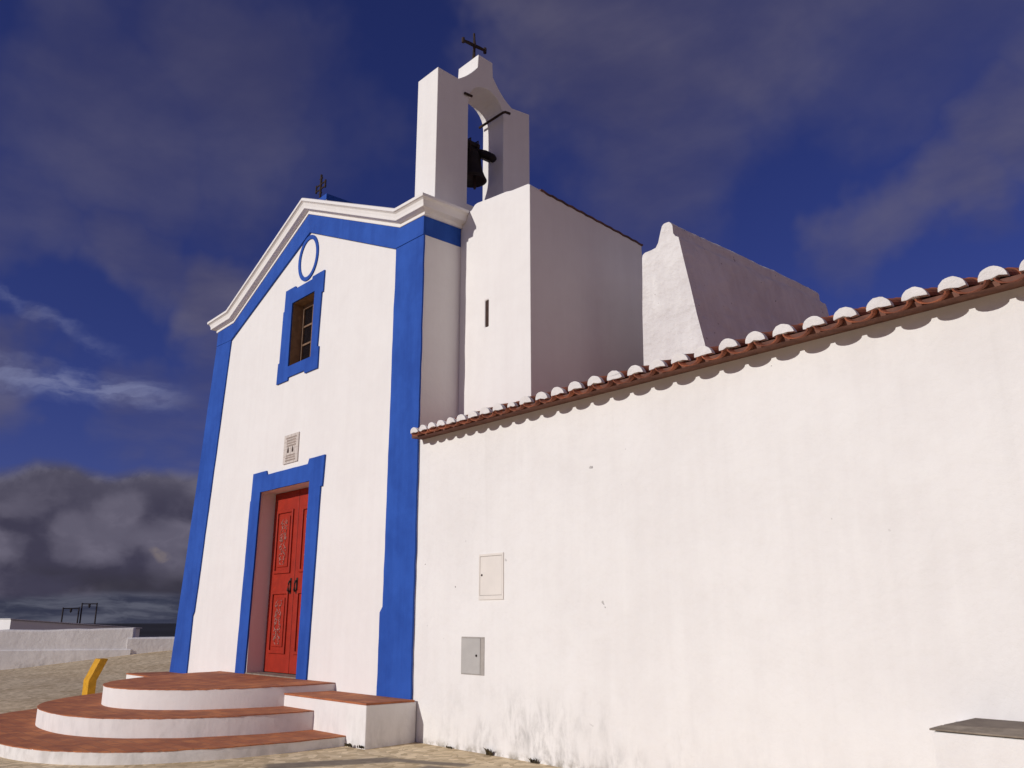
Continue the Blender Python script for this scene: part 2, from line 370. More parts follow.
# ------------------------------------------------------------------ ground, hills
def wall_x(y): return -21.67 + .405 * (y - 3.73)              # line of the low walls closing the plaza
def height(x, y):
    d = math.hypot(x + 5, y); 
    t = min(max((d - 42) / 90, 0), 1); t = t * t * (3 - 2 * t)
    t2 = min(max((d - 130) / 1500, 0), 1)
    h = -9 * t - 32 * t2 + .028 * max(min(y, 0), -12)
    q = min(max((-11 - x) / 8, 0), 1); yy = min(max(y - .25, 0), 9); bey = min(max((wall_x(y) - .6 - x) / 2.5, 0), 1)
    h += .108 * yy * q * q * (3 - 2 * q) * (1 - bey) - 1.6 * bey
    if d > 130: h += 6 * t2 * noise.noise(Vector((x, y, 0)) * .0021)
    return h
bm = nb(); N = 144; rad = [0, 3, 5, 7, 9, 11, 13, 15, 17, 19, 21, 24, 28, 32, 38, 42, 48, 56, 66, 80, 96, 112, 132, 170, 240, 350, 520, 800, 1200, 1800, 2600, 3800, 5600, 8500, 13000]
rings = []
for r in rad[1:]:
    rings.append([bm.verts.new((-5 + r * math.cos(2 * math.pi * j / N), r * math.sin(2 * math.pi * j / N), height(-5 + r * math.cos(2 * math.pi * j / N), r * math.sin(2 * math.pi * j / N)))) for j in range(N)])
c0 = bm.verts.new((-5, 0, 0))
for j in range(N): bm.faces.new([c0, rings[0][j], rings[0][(j + 1) % N]])
for k, (A, B) in enumerate(zip(rings, rings[1:])):
    for j in range(N):
        f = bm.faces.new([A[j], B[j], B[(j + 1) % N], A[(j + 1) % N]]); c = f.calc_center_median(); f.material_index = 1 if rad[k + 1] >= 140 else (2 if rad[k + 1] >= 66 or c.x < wall_x(c.y) - .9 else 0)
o = link('ground', bm, ['cobble', 'hill', 'scrub'], smooth=True); o['kind'] = 'structure'
bm = nb()                                                    # low dark ridges on the horizon
for (dist, top, wid, s) in ((3400, -21, 700, 3.1), (5200, -17, 1000, 8.7)):
    prev = None
    for j in range(181):
        a = R(90 + j); r = dist * (1 + .08 * noise.noise(Vector((j * .05, s, 0))))
        h = top + 16 * noise.noise(Vector((j * .09, s, 1))) + 5 * noise.noise(Vector((j * .35, s, 2)))
        row = [bm.verts.new((rr * math.cos(a), rr * math.sin(a), zz)) for rr, zz in ((r - wid, -50), (r - wid * .4, -50 + (h + 50) * .7), (r, h), (r + wid * .5, -50 + (h + 50) * .6), (r + wid, -50))]
        if prev:
            for q in range(4): bm.faces.new([prev[q], prev[q + 1], row[q + 1], row[q]])
        prev = row
o = link('hills', bm, 'hill', smooth=True); o['kind'] = 'structure'

# ------------------------------------------------------------------ church
XR, XL, XC = -.08, -7.44, -3.72
church = thing('church', 'white chapel with blue corner bands, stepped gable and open bell arch on its right shoulder', 'church', (XC, 0, 0))
def part(name, bm, m, parent=church, **k):
    o = link(name, bm, m, None, **k); o.parent = parent
    p = parent; off = Vector((0, 0, 0))
    while p: off += p.location; p = p.parent
    o.matrix_parent_inverse = Matrix.Identity(4)
    # geometry is written in world metres: move it to the parent's frame
    o.data.transform(Matrix.Translation(-off))
    return o
DOOR = rect(-4.94, -3.14, .57, 3.71); WIN = rect(-4.17, -3.33, 5.90, 7.12)
band_top = [(XR + .012, 7.365), (-.69, 7.385), (XC, 8.735), (-6.66, 7.385), (XL + .0, 7.365)]
band_bot = [(XL - .02, 7.06), (-6.76, 7.03), (-3.65, 8.345), (-.815, 7.07), (XR + .012, 7.06)]
cap = [(XR, 7.58), (-.68, 7.60), (XC, 8.97), (-6.66, 7.60), (XL, 7.58)]
bm = nb()
prism(bm, [(-8.26, -.2), (XR, -.2)] + cap + [(-7.52, 7.0)], 0, .5, [DOOR, WIN])
part('facade_wall', bm, 'white')
bm = nb(); prism(bm, [(-7.42, -.1), (XR, -.1), (XR, 7.30), (XC, 8.62), (-7.42, 7.30)], .5, 14); part('nave_wall', bm, 'white')
# nave roof: corrugated clay tile slopes
nroof = nb()
for sgn, xe in ((1, XR - .02), (-1, -7.42 - .1)):
    yy = .56
    prev = None
    for i in range(0, 530):
        y = .56 + i * .026; z = .035 * math.sin(i * .026 / .26 * 2 * math.pi)
        row = [nroof.verts.new((XC, y, 8.68 + z)), nroof.verts.new((xe, y, 7.30 + z))]
        if prev: nroof.faces.new([prev[0], prev[1], row[1], row[0]])
        prev = row
part('nave_roof', nroof, 'tile', smooth=True)
# blue bands
bm = nb(); prism(bm, wob([(-.865, .3), (XR + .012, .3), (XR + .012, 7.055), (-.80, 7.066), (-.80, 1.68), (-.865, 1.60)], .011), -.028, .0); part('pilaster', bm, 'blue', bevel=.006)
bm = nb(); prism(bm, wob([(-8.32, .3), (-7.46, .3), (-7.42, 1.58), (-7.36, 1.66), (-6.76, 7.035), (-7.46, 7.055)], .009), -.028, .0); part('pilaster', bm, 'blue', bevel=.006)
bm = nb(); prism(bm, band_top + band_bot, -.036, .0)
box(bm, XR - .003, XR + .0125, .0, .676, 7.062, 7.366)
part('gable_band', bm, 'blue', bevel=.005)
# cornice: moulded profile swept along the gable, returning on both flanks
prof = [(0, 0), (.05, .0), (.052, .05), (.062, .056), (.145, .078), (.15, .125), (.165, .175), (.19, .195), (.208, .20), (.208, .248), (.17, .262), (0, .30)]
path = [((XR, .676, 7.362), (1, 0, 0), (0, 0, 1)), ((XR, 0, 7.362), (1, -1, 0), (0, 0, 1))]
pts = [(-.69, 7.382), (XC, 8.735), (-6.66, 7.382)]
full = [(XR, 7.362)] + pts + [(XL, 7.362)]
for i in range(1, 4):
    a = Vector(full[i - 1]); b = Vector(full[i]); c = Vector(full[i + 1])
    n0 = Vector((b.y - a.y, -(b.x - a.x))).normalized(); n1 = Vector((c.y - b.y, -(c.x - b.x))).normalized()
    m = (n0 + n1).normalized(); m /= m.dot(n0)
    if m.y < 0: m = -m
    path.append(((b.x, 0, b.y), (0, -1, 0), (m.x, 0, m.y)))
path += [((XL, 0, 7.362), (-1, -1, 0), (0, 0, 1)), ((XL, .676, 7.362), (-1, 0, 0), (0, 0, 1))]
bm = nb(); prev = None; first = None
for p, od, ud in path:
    row = [bm.verts.new(Vector(p) + Vector(od) * a + Vector(ud) * b) for a, b in prof]
    if prev:
        for i in range(len(prof) - 1): bm.faces.new([prev[i], prev[i + 1], row[i + 1], row[i]])
    else: bm.faces.new(row)
    prev = row
bm.faces.new(prev)
part('cornice', bm, 'white', bevel=.006)
# door surround, window surround, oval
bm = nb(); prism(bm, wob([(-5.33, .60), (-5.255, 3.58), (-5.235, 3.58), (-5.215, 4.075), (-4.70, 4.075), (-4.66, 4.0), (-3.19, 4.0), (-3.15, 4.085), (-2.645, 4.085), (-2.68, 3.58), (-2.735, 3.58), (-2.83, .60), (-3.14, .60), (-3.10, 3.71), (-4.88, 3.71), (-4.96, .60)][::-1]), -.03, 0)
part('door_surround', bm, 'blue', bevel=.006)
bm = nb(); prism(bm, [(-4.565, 5.635), (-4.14, 5.635), (-4.13, 5.69), (-3.54, 5.69), (-3.52, 5.635), (-3.075, 5.635), (-3.075, 6.03), (-3.13, 6.03), (-3.09, 7.02), (-3.04, 7.02), (-3.03, 7.42), (-3.44, 7.42), (-3.46, 7.37), (-4.05, 7.37), (-4.07, 7.42), (-4.445, 7.42), (-4.455, 7.02), (-4.485, 7.02), (-4.505, 6.03), (-4.55, 6.03)], -.03, 0, [rect(-4.16, -3.34, 5.90, 7.11)])
part('window_surround', bm, 'blue', bevel=.006)
bm = nb(); n = 56
oo = [(-3.68 + (.365) * math.cos(2 * math.pi * i / n), 7.855 + .44 * math.sin(2 * math.pi * i / n)) for i in range(n)]
oi = [(-3.68 + (.29) * math.cos(2 * math.pi * i / n), 7.855 + .365 * math.sin(2 * math.pi * i / n)) for i in range(n)]
prism(bm, oo, -.022, 0, [oi]); tag(part('oval_ring', bm, 'blue', bevel=.004), 'blue oval ring moulding under the gable peak')
# door
DY = .305
bm = nb(); box(bm, -4.96, -3.10, -.02, .5, .55, .635); part('threshold', bm, 'stone', bevel=.008)
def door_leaf(x0, x1, hx):
    bm = nb(); box(bm, x0, x1, DY, DY + .06, .645, 3.705)
    leaf = part('door_leaf', bm, 'red', bevel=.006)
    xa, xb = x0 + .15, x1 - .15
    for z0, z1 in ((.95, 1.98), (2.28, 3.38)):
        for k, (ins, yy) in enumerate(((0, .022), (.055, .034), (.09, .02))):
            pass
        bm = nb()
        prism(bm, rect(xa, xb, z0, z1), DY - .028, DY + .001, [rect(xa + .05, xb - .05, z0 + .05, z1 - .05)])
        prism(bm, rect(xa + .11, xb - .11, z0 + .11, z1 - .11), DY - .018, DY + .001)
        part('door_panel', bm, 'red', leaf, bevel=.008)
        bm = nb(); rnd = random.Random(int(z0 * 100) + int(x0 * 10)); xm = (xa + xb) / 2; zm = (z0 + z1) / 2
        y = DY - .021
        for side in (-1, 1):                                  # scrolled leaf carving, pale where the paint has flaked
            for k in range(9):
                zc = z0 + .2 + (z1 - z0 - .4) * k / 8; w_ = .03 + .075 * abs(math.sin(k * 1.3 + .6)); ph = rnd.random() * 3
                pts = [(xm + side * (.012 + w_ * math.sin(t * .55)), y, zc + .05 * math.cos(t * .8 + ph)) for t in range(6)]
                tube(bm, pts, [.003, .006, .008, .008, .006, .003], 5)
        for k in range(46):
            zc = zm + (rnd.random() - .5) * (z1 - z0 - .4); xx = xm + (rnd.random() - .5) * .24
            tube(bm, [(xx - .015, y, zc - .012), (xx, y, zc), (xx + .012, y, zc + .015)], [.003, .011, .003], 5)
        part('door_carving', bm, 'silver', leaf, smooth=True)
    bm = nb(); tube(bm, [(hx, DY - .002, 2.13), (hx, DY - .03, 2.14), (hx, DY - .045, 2.10), (hx, DY - .05, 1.99), (hx, DY - .03, 1.96)], [.022, .016, .014, .022, .016], 8)
    box(bm, hx - .025, hx + .025, DY - .010, DY - .001, 1.93, 2.19)
    part('door_handle', bm, 'iron', leaf, smooth=False)
door_leaf(-4.935, -4.035, -4.14); door_leaf(-4.022, -3.145, -3.92)
# window
WY = .19
bm = nb(); prism(bm, rect(-4.165, -3.335, 5.905, 7.115), WY, WY + .06, [rect(-4.10, -3.78, 6.0, 7.02), rect(-3.72, -3.40, 6.0, 7.02)])
win = part('window', bm, 'wood', bevel=.005)
for xa, xb in ((-4.10, -3.78), (-3.72, -3.40)):
    bm = nb(); box(bm, xa, xb, WY + .035, WY + .045, 6.0, 7.02); part('pane', bm, 'glass', win)
    for z in (6.33, 6.68):
        bm = nb(); box(bm, xa - .001, xb + .001, WY + .012, WY + .034, z - .016, z + .016); part('glazing_bar', bm, 'wood', win)
bm = nb(); prism(bm, rect(-4.1695, -3.3305, 5.9005, 7.1195), .004, WY + .02, [rect(-4.155, -3.345, 5.915, 7.105)]); part('reveal_lining', bm, 'ochre', win)
# tile plaque
bm = nb(); box(bm, -4.10, -3.585, -.022, -.0, 4.107, 4.612); plaque = part('tile_plaque', bm, 'azulejo')
tag(plaque, 'faded glazed tile panel with lettering and two small dark figures')
bm = nb()
for k in range(1, 4):
    x = -4.10 + .515 * k / 4; box(bm, x - .003, x + .003, -.0245, -.0215, 4.108, 4.611)
for k in range(1, 4):
    z = 4.107 + .505 * k / 4; box(bm, -4.099, -3.586, -.0238, -.0212, z - .003, z + .003)
part('tile_joint', bm, 'grout', plaque)
rnd = random.Random(3)
for z in (4.55, 4.505, 4.455, 4.41, 4.24, 4.20, 4.155):
    x = -4.04 + rnd.random() * .05; top_ = []; low = []
    while x < -3.67:
        w_ = .010 + rnd.random() * .016; h = .011 + rnd.random() * .005; q = .002
        top_ += [(x, z + h), (x + w_, z + h), (x + w_ + .001, z - .004 + q), (x + w_ + .007, z - .004 + q)]
        low += [(x, z - .011), (x + w_, z - .011), (x + w_ + .001, z - .004), (x + w_ + .007, z - .004)]; x += w_ + .008
    bm = nb(); prism(bm, top_ + low[::-1], -.026, -.0216); part('lettering', bm, 'ink', plaque)
for x in (-3.93, -3.77):
    bm = nb(); prism(bm, [(x - .022, 4.29), (x + .022, 4.29), (x + .03, 4.33), (x + .012, 4.37), (x, 4.395), (x - .012, 4.37), (x - .03, 4.33)], -.027, -.0216); part('painted_figure', bm, 'ink_dark', plaque)
# pedestal and cross on the gable peak
bm = nb(); box(bm, -4.02, -3.43, .14, .74, 8.6, 8.985); ped = part('pedestal', bm, 'white', bevel=.01)
bm = nb(); box(bm, -4.03, -3.42, .13, .75, 8.985, 9.105); part('pedestal_cap', bm, 'blue', ped, bevel=.01)
def iron_bar(bm, a, b, r): tube(bm, [a, b], r, 6)
bm = nb(); cx, cy = -3.86, .24
iron_bar(bm, (cx, cy, 9.10), (cx, cy, 9.70), .022)
for z, hw in ((9.50, .17), (9.40, .19)): iron_bar(bm, (cx - hw, cy, z), (cx + hw, cy, z), .015)
for s in (-1, 1): iron_bar(bm, (cx + s * .17, cy, 9.37), (cx + s * .17, cy, 9.53), .018)
for z in (9.62, 9.31): iron_bar(bm, (cx - .05, cy, z), (cx + .05, cy, z), .014)
part('gable_cross', bm, 'iron', ped)

# belfry: an arched wall standing along the flank
bx0, bx1 = -.63, -.09
yc = 1.16
out_ = [(.17, 7.30), (2.16, 7.30), (2.16, 10.02), (1.75, 9.97)]
for k in range(1, 7):
    t = k / 6; out_.append((1.75 - .40 * t, 9.97 + .37 * t - .05 * math.sin(math.pi * t)))
out_ += [(1.325, 10.38), (1.31, 10.655), (1.0, 10.675), (.985, 10.42)]
for k in range(5, -1, -1):
    t = k / 6; out_.append((.585 + .39 * t, 10.02 + .38 * t - .03 * math.sin(math.pi * t)))
out_ += [(.17, 10.045)]
opening = [(.80, 7.85), (1.56, 7.85), (1.56, 9.70)] + [(yc + .38 * math.cos(R(180) * k / 14) + .02, 9.70 + .39 * math.sin(R(180) * k / 14)) for k in range(1, 14)] + [(.80, 9.70)]
bm = nb(); prism(bm, out_, bx0, bx1, [opening], axis='x')
belfry = part('bell_arch', bm, 'white', bevel=.022, seg=3)
tag(belfry, 'white arched bell wall with curved shoulders')
bm = nb(); X = -.34
rnd = random.Random(5)
tube(bm, [(X, 1.10, 10.6), (X, 1.10, 10.8), (X + .01, 1.105, 11.05), (X, 1.10, 11.27)], [.035, .03, .028, .02], 7)
tube(bm, [(X, .86, 11.02), (X, .98, 11.03), (X, 1.10, 11.035), (X, 1.22, 11.045), (X, 1.345, 11.05)], [.022, .03, .03, .03, .022], 7)
tube(bm, [(X, 1.345, 11.0), (X, 1.345, 11.1)], .03, 6); tube(bm, [(X, .865, 10.98), (X, .865, 11.07)], .028, 6)
part('belfry_cross', bm, 'iron', belfry)
bm = nb(); tube(bm, [(-.62, 1.47, 9.72), (.0, 1.47, 9.72), (.03, 1.50, 9.73), (.03, 1.60, 9.74)], .022, 6); part('tie_rod', bm, 'rust_iron', belfry)
bm = nb(); tube(bm, [(-.07, .70, 9.79), (-.07, .86, 9.80)], .02, 6); part('tie_rod', bm, 'rust_iron', belfry)

# bell (hangs in the arch)
bell = thing('bell', 'dark bronze bell hanging in the open white arch', 'bell', (-.36, 1.16, 8.42))
bm = nb(); lathe(bm, [(.0, .56), (.09, .55), (.125, .51), (.145, .43), (.155, .30), (.18, .17), (.215, .07), (.25, .0), (.225, -.01), (.19, .06)], (-.40, 1.14, 8.50)); part('bell_body', bm, 'bronze', bell, smooth=True)
bm = nb(); box(bm, -.46, -.34, .80, 1.555, 9.0, 9.10); box(bm, -.47, -.33, .98, 1.26, 9.10, 9.19); part('headstock', bm, 'bronze', bell, bevel=.02)
bm = nb()
for y in (1.04, 1.20):
    bm = nb(); tube(bm, [(-.32, y, 8.94), (-.32, y, 9.215), (-.48, y, 9.225), (-.48, y, 8.94)], .014, 6); part('strap', bm, 'iron', bell)
bm = nb(); tube(bm, [(-.36, 1.16, 8.85), (-.36, 1.17, 8.42), (-.36, 1.17, 8.34)], [.012, .03, .02], 7); part('clapper', bm, 'iron', bell)
bm = nb(); tube(bm, [(-.38, 1.16, 9.02), (-.24, 1.30, 8.97), (-.15, 1.36, 8.90), (-.12, 1.38, 8.85)], [.075, .075, .07, .06], 8); part('swing_arm', bm, 'bronze', bell, smooth=True)

# ------------------------------------------------------------------ stair tower beside the nave
tower = thing('stair_tower', 'plain white block tower with one narrow slit, right of the bell arch', 'tower', (.7, 2.6, 0))
bm = nb(); TY, TX = .68, 1.50
SL = rect(.525, .60, 5.60, 6.01)

topl = [(1.50, 7.50), (1.46, 7.535), (1.1, 7.57), (.98, 7.60), (.62, 7.635), (.33, 7.67), (.24, 7.655), (.17, 7.60), (-.08, 7.57)]
TB = 3.12
prism(bm, [(-.075, 0), (TX, 0)] + topl, TY, TB)
for v in bm.verts:
    if v.co.z > 5 and v.co.y > 2: v.co.z -= .20
tw = part('tower_wall', bm, 'white', tower)
bm = nb(); box(bm, SL[0][0] - .7, SL[1][0] - .7, TY - .2 - 2.6, TY + .75 - 2.6, SL[0][1], SL[2][1])
cut = link('slit_cutter', bm, 'white', tower)
bo = tw.modifiers.new('slit', 'BOOLEAN'); bo.object = cut; bo.operation = 'DIFFERENCE'; bo.solver = 'EXACT'
bpy.context.view_layer.update()
me = bpy.data.meshes.new_from_object(tw.evaluated_get(bpy.context.evaluated_depsgraph_get()))
tw.modifiers.clear(); tw.data = me; bpy.data.objects.remove(cut)
be = tw.modifiers.new('edge', 'BEVEL'); be.width = .025; be.segments = 3; be.limit_method = 'ANGLE'; be.angle_limit = R(40)
bm = nb(); prev = None
for i in range(49):
    y = TY + .20 + i * (TB - TY - .18) / 48; zt = 7.50 - .20 * (y - TY) / (TB - TY)
    z = zt + .006 * math.sin(i * 1.45) + .008 * noise.noise(Vector((i * .4, 0, 0))) - .012
    row = [bm.verts.new((TX + .016 + .006 * noise.noise(Vector((i * .7, 3, 0))), y, z + .024)), bm.verts.new((TX + .014, y, z)), bm.verts.new((TX - .1, y, z - .03)), bm.verts.new((-.06, y, z + .11)), bm.verts.new((-.06, y, z + .16))]
    if prev:
        for q in range(5): bm.faces.new([prev[q], prev[(q + 1) % 5], row[(q + 1) % 5], row[q]])
    else: bm.faces.new(row)
    prev = row
bm.faces.new(prev)
part('tower_roof', bm, 'tile_dark', tower)
bm = nb(); box(bm, .526, .599, TY + .014, TY + .05, 5.601, 6.009); part('slit_plate', bm, 'slit_dark', tower)  # plain dark brown plate filling the slit near the wall face

# ------------------------------------------------------------------ annex with tiled eave
annex = thing('annex_building', 'long low whitewashed annex wall with a terracotta tiled eave, right of the chapel', 'building', (5, 3.5, 0))
SLP = R(16.5); AW = .012; ZT = 3.99; AX1 = 13.0; RL = 7.6
bm = nb(); prism(bm, [(AW, -.2), (AW, ZT), (RL, ZT + RL * math.tan(SLP)), (RL, -.2)], -.12, AX1, axis='x')
part('annex_wall', bm, 'white_annex', annex)
caps = [.087, .292, .489, .69, .905, 1.126, 1.361, 1.599, 1.848, 2.095, 2.349, 2.625, 2.89, 3.169, 3.467, 3.755, 4.045, 4.335, 4.62, 4.905]
x = 5.195
while x < AX1 - .1: caps.append(x); x += .296 + random.uniform(-.006, .006)
bm = nb(); rnd = random.Random(11); YE = -.185; ZP = 3.980
for i, x in enumerate(caps):
    sp_ = (caps[i + 1] - x) if i + 1 < len(caps) else .296
    k = sp_ / .296; rc = .098 * (.35 + .65 * k); small = abs(x - 2.095) < .01
    if small: rc *= .72
    zc = ZP
    jz = math.sin(i * 7.3) * .005
    s0 = 0.0; row = 0
    while s0 < RL:
        half_pipe(bm, x + rnd.uniform(-.006, .006), YE + s0 * math.cos(SLP) + rnd.uniform(-.006, .006), zc + jz + s0 * math.sin(SLP), SLP, .46, rc, rc * .84, True, span=.84, yaw=rnd.uniform(-.015, .015), n=9 if row < 4 else 6)
        if row == 0: s0 += .34
        else: s0 += .37
        row += 1
        if row >= 1:
            pass
    # channel tile to the right of this cover
    xc = x + sp_ / 2; rch = .126 * k
    s0 = 0.0; row = 0
    while s0 < RL:
        half_pipe(bm, xc + rnd.uniform(-.005, .005), YE - .075 + s0 * math.cos(SLP) + rnd.uniform(-.006, .006), zc - .022 + s0 * math.sin(SLP), SLP, .46, rch * 1.0, rch * 1.06, False, n=10 if row < 3 else 5, span=.52)
        s0 += .38; row += 1
roof = part('tiled_roof', bm, 'tile', annex, smooth=False)
for i, x in enumerate(caps):                                   # white mortar stops in the mouth of every cover tile
    if x > 10.5: break
    sp_ = caps[i + 1] - x; k = sp_ / .296; rc = .098 * (.35 + .65 * k) + .008
    if abs(x - 2.095) < .01: rc *= .72
    zc = ZP + math.sin(i * 7.3) * .005
    bm = nb(); n = 12; pr = random.Random(i)
    prof = [(x + rc * math.cos(math.pi * q / n), zc + rc * .84 * math.sin(math.pi * q / n) + pr.uniform(-.002, .003)) for q in range(n + 1)]
    prof += [(x - rc * .55, zc + .000 + pr.uniform(-.008, .012)), (x - rc * .1, zc + .006 + pr.uniform(-.008, .010)), (x + rc * .45, zc + .002 + pr.uniform(-.010, .010))]
    prism(bm, prof, YE - .018, YE + .04)
    for v in bm.verts: v.co.y -= (v.co.z - zc) * math.tan(SLP)
    part('mortar_stop', bm, 'mortar', roof, bevel=.006)
bm = nb(); prism(bm, [(-.165, 3.922), (AW + .05, 3.93), (AW + .05, ZP + .05), (-.165, ZP - .012)], -.02, AX1, axis='x'); part('eave_bed', bm, 'bed', roof)
# chimney-like battered stack rising from the annex roof
sec = [(1.52, 4.55), (1.546, 5.371), (1.566, 6.145), (1.585, 6.6), (1.59, 7.0), (1.61, 7.05), (1.664, 7.078), (1.78, 7.075), (1.865, 7.085), (1.92, 7.16), (1.954, 7.243), (1.985, 7.34), (2.008, 7.398), (2.04, 7.424), (2.071, 7.435), (2.15, 7.426), (2.19, 7.39), (2.207, 7.345), (2.213, 7.218), (2.25, 7.16), (2.310, 7.118), (2.334, 7.024), (2.41, 6.64), (2.488, 6.253), (2.58, 5.8), (2.668, 5.35), (2.83, 4.55)]
KS = .8993; sec = [(9.68 + (a - 9.68) * KS, 1.5 + (b - 1.5) * KS) for a, b in sec]
bm = nb(); prev = None; NY = 34
for j in range(NY + 1):
    y = 2.0 + 3.9 * j / NY; row = []
    for q, (a, b) in enumerate(sec):
        nz = noise.noise_vector(Vector((a * 2.2, y * 2.0, b * 2.2))); n3 = noise.noise_vector(Vector((a * 9, y * 7, b * 9)))
        amp = .022 if j > 0 else .012
        row.append(bm.verts.new((a + nz.x * amp + n3.x * .008, y + (0 if 0 < j < NY else 0), b + (nz.z * amp * 1.3 + n3.z * .012) * (1 if b > 5 else 0))))
    if prev:
        for q in range(len(sec) - 1): bm.faces.new([prev[q], prev[q + 1], row[q + 1], row[q]])
    else:
        tr = tessellate_polygon([[Vector((v.co.x, v.co.z, 0)) for v in row]])
        for t in tr: bm.faces.new([row[t_] for t_ in t])
    prev = row
tr = tessellate_polygon([[Vector((v.co.x, v.co.z, 0)) for v in prev]])
for t in tr: bm.faces.new([prev[t_] for t_ in t])
tag(part('chimney_stack', bm, 'white_rough', annex), 'long lumpy whitewashed stack with a sloping flank and narrow neck')
# meter doors
bm = nb(); prism(bm, rect(1.265, 1.725, 1.735, 2.285), AW - .012, AW + .01, [rect(1.285, 1.70, 1.785, 2.255)]); md = part('meter_door', bm, 'cream', annex, bevel=.003)
tag(md, 'upper cream meter door'); bm = nb(); box(bm, 1.29, 1.695, AW - .009, AW + .01, 1.79, 2.25); part('door_leaf', bm, 'cream', md, bevel=.002)
bm = nb(); tube(bm, [(1.325, AW - .016, 2.03), (1.325, AW, 2.03)], .013, 8); part('lock', bm, 'iron', md)
for z in (1.783, 2.2495):
    bm = nb(); box(bm, 1.286, 1.699, AW - .003, AW + .01, z, z + .0075); part('gap', bm, 'seam', md)
bm = nb(); prism(bm, rect(.935, 1.375, .862, 1.302), AW - .006, AW + .01, [rect(.945, 1.365, .872, 1.285)]); md = part('meter_door', bm, 'seam', annex, bevel=.002)  # surround coloured dark for the shade at the recess edges
tag(md, 'lower grey metal meter door'); bm = nb(); box(bm, .946, 1.30, AW - .009, AW + .01, .873, 1.284); part('door_leaf', bm, 'grey_metal', md, bevel=.003)
bm = nb(); box(bm, 1.303, 1.364, AW - .004, AW + .01, .873, 1.284); part('recess_shade', bm, 'seam', md)  # darker strip paints in the shade along the recess's right edge
bm = nb(); tube(bm, [(1.235, AW - .018, 1.085), (1.235, AW, 1.085)], .014, 8); part('lock', bm, 'iron', md)

# ------------------------------------------------------------------ wall bench on the right
bench = thing('wall_bench', 'whitewashed masonry bench with a worn grey stone top against the annex wall', 'bench', (8, -.2, 0))
bm = nb(); prism(bm, [(-.395, -.1), (-.395, .742), (AW + .01, .787), (AW + .01, -.1)], 6.775, 10.6, axis='x'); part('bench_body', bm, 'white_annex', bench, bevel=.01)
bm = nb(); prism(bm, [(6.76, -.405), (7.05, -.41), (7.5, -.408), (8.3, -.405), (10.6, -.41), (10.6, -.19), (8.2, -.195), (7.3, -.20), (6.79, -.27)], .772, .785, axis='z')
for v in bm.verts: v.co.z += (v.co.y + .40) * .11 - .02
tag(part('stone_slab', bm, 'stone', bench, bevel=.005), 'pale front slab of the bench top')
bm = nb(); prism(bm, [(6.80, -.262), (7.3, -.196), (8.2, -.191), (10.6, -.186), (10.6, .03), (6.92, .03), (6.86, -.12)], .772, .785, axis='z')
for v in bm.verts: v.co.z += (v.co.y + .40) * .125 - .02
tag(part('stone_slab', bm, 'stone_dark', bench, bevel=.005), 'darker rear slab of the bench top')

# ------------------------------------------------------------------ entrance steps and low blocks
steps = thing('entrance_steps', 'three rounded white steps with terracotta treads below the red door', 'steps', (-4.1, -1.5, 0))
def plan(a, b, n, cx=-4.1, N=120, cut=None):
    pts = []
    for i in range(N + 1):
        t = math.pi * i / N
        c, s = math.cos(t), math.sin(t)
        x = cx + a * math.copysign(abs(c) ** (2 / n), c); y = -b * abs(s) ** (2 / n)
        pts.append((x, y))
    return pts
STEP = [(3.60, 4.08, 2.8, -.2, .038), (2.80, 3.31, 2.3, .038, .290), (2.0, 2.52, 2.05, .290, .572)]   # half width, depth, roundness, bottom and top at the front edge
FALL = .018                                                       # plaza and treads fall gently away from the wall
for si, (a, b, n, z0, z1) in enumerate(STEP):
    pts = plan(a, b, n, -4.0)
    bm = nb(); prism(bm, pts, z0 - .09, z1 - .009, axis='z')
    for v in bm.verts:
        if v.co.z > z1 - .02: v.co.z += .004 * noise.noise(Vector((v.co.x * 1.7, v.co.y * 1.7, si))) + FALL * (v.co.y + b)
    st = part('step', bm, 'white', steps, bevel=.006)
    pts2 = []
    for i, (x, y) in enumerate(plan(a + .006, b + .006, n, -4.0, N=260)):
        j = .010 * noise.noise(Vector((x * 7, y * 7, 3 + si))) + .007 * noise.noise(Vector((x * 22, y * 22, si)))
        L = math.hypot(x + 4.0, y); f = 1 + j / max(L, .1); pts2.append((-4.0 + (x + 4.0) * f, min(y * f, -.002)))
    bm = nb(); prism(bm, pts2, z1 - .011, z1, axis='z')
    for v in bm.verts: v.co.z += .005 * noise.noise(Vector((v.co.x * 2.5, v.co.y * 2.5, si))) + FALL * (v.co.y + b)
    part('tread', bm, 'paver', st, bevel=.002)
def low_block(x0, x1, y0, label):
    o = thing('low_block', label, 'block', ((x0 + x1) / 2, y0 / 2, 0), 'low blocks flanking the steps')
    bm = nb(); box(bm, x0, x1, y0, -.0, -.05, .485)
    part('block_body', bm, 'white', o, bevel=.012)
    bm = nb(); N = 40; outl = [(x0 + (x1 - x0) * i / N, y0 - .004 + .006 * noise.noise(Vector((i * .6, 1, 0)))) for i in range(N + 1)] + [(x1 + .004 * noise.noise(Vector((i * .7, 2, 0))), y0 - y0 * i / 12 ) for i in range(1, 12)] + [(x1, -.0295), (x0, -.0295)]
    prism(bm, outl, .4855, .508, axis='z'); part('tread', bm, 'paver', o, bevel=.004)
    return o
low_block(-2.2, .035, -.755, 'white block with terracotta top right of the steps, under the blue pilaster')
low_block(-8.45, -6.1, -.80, 'mostly hidden white block left of the steps')

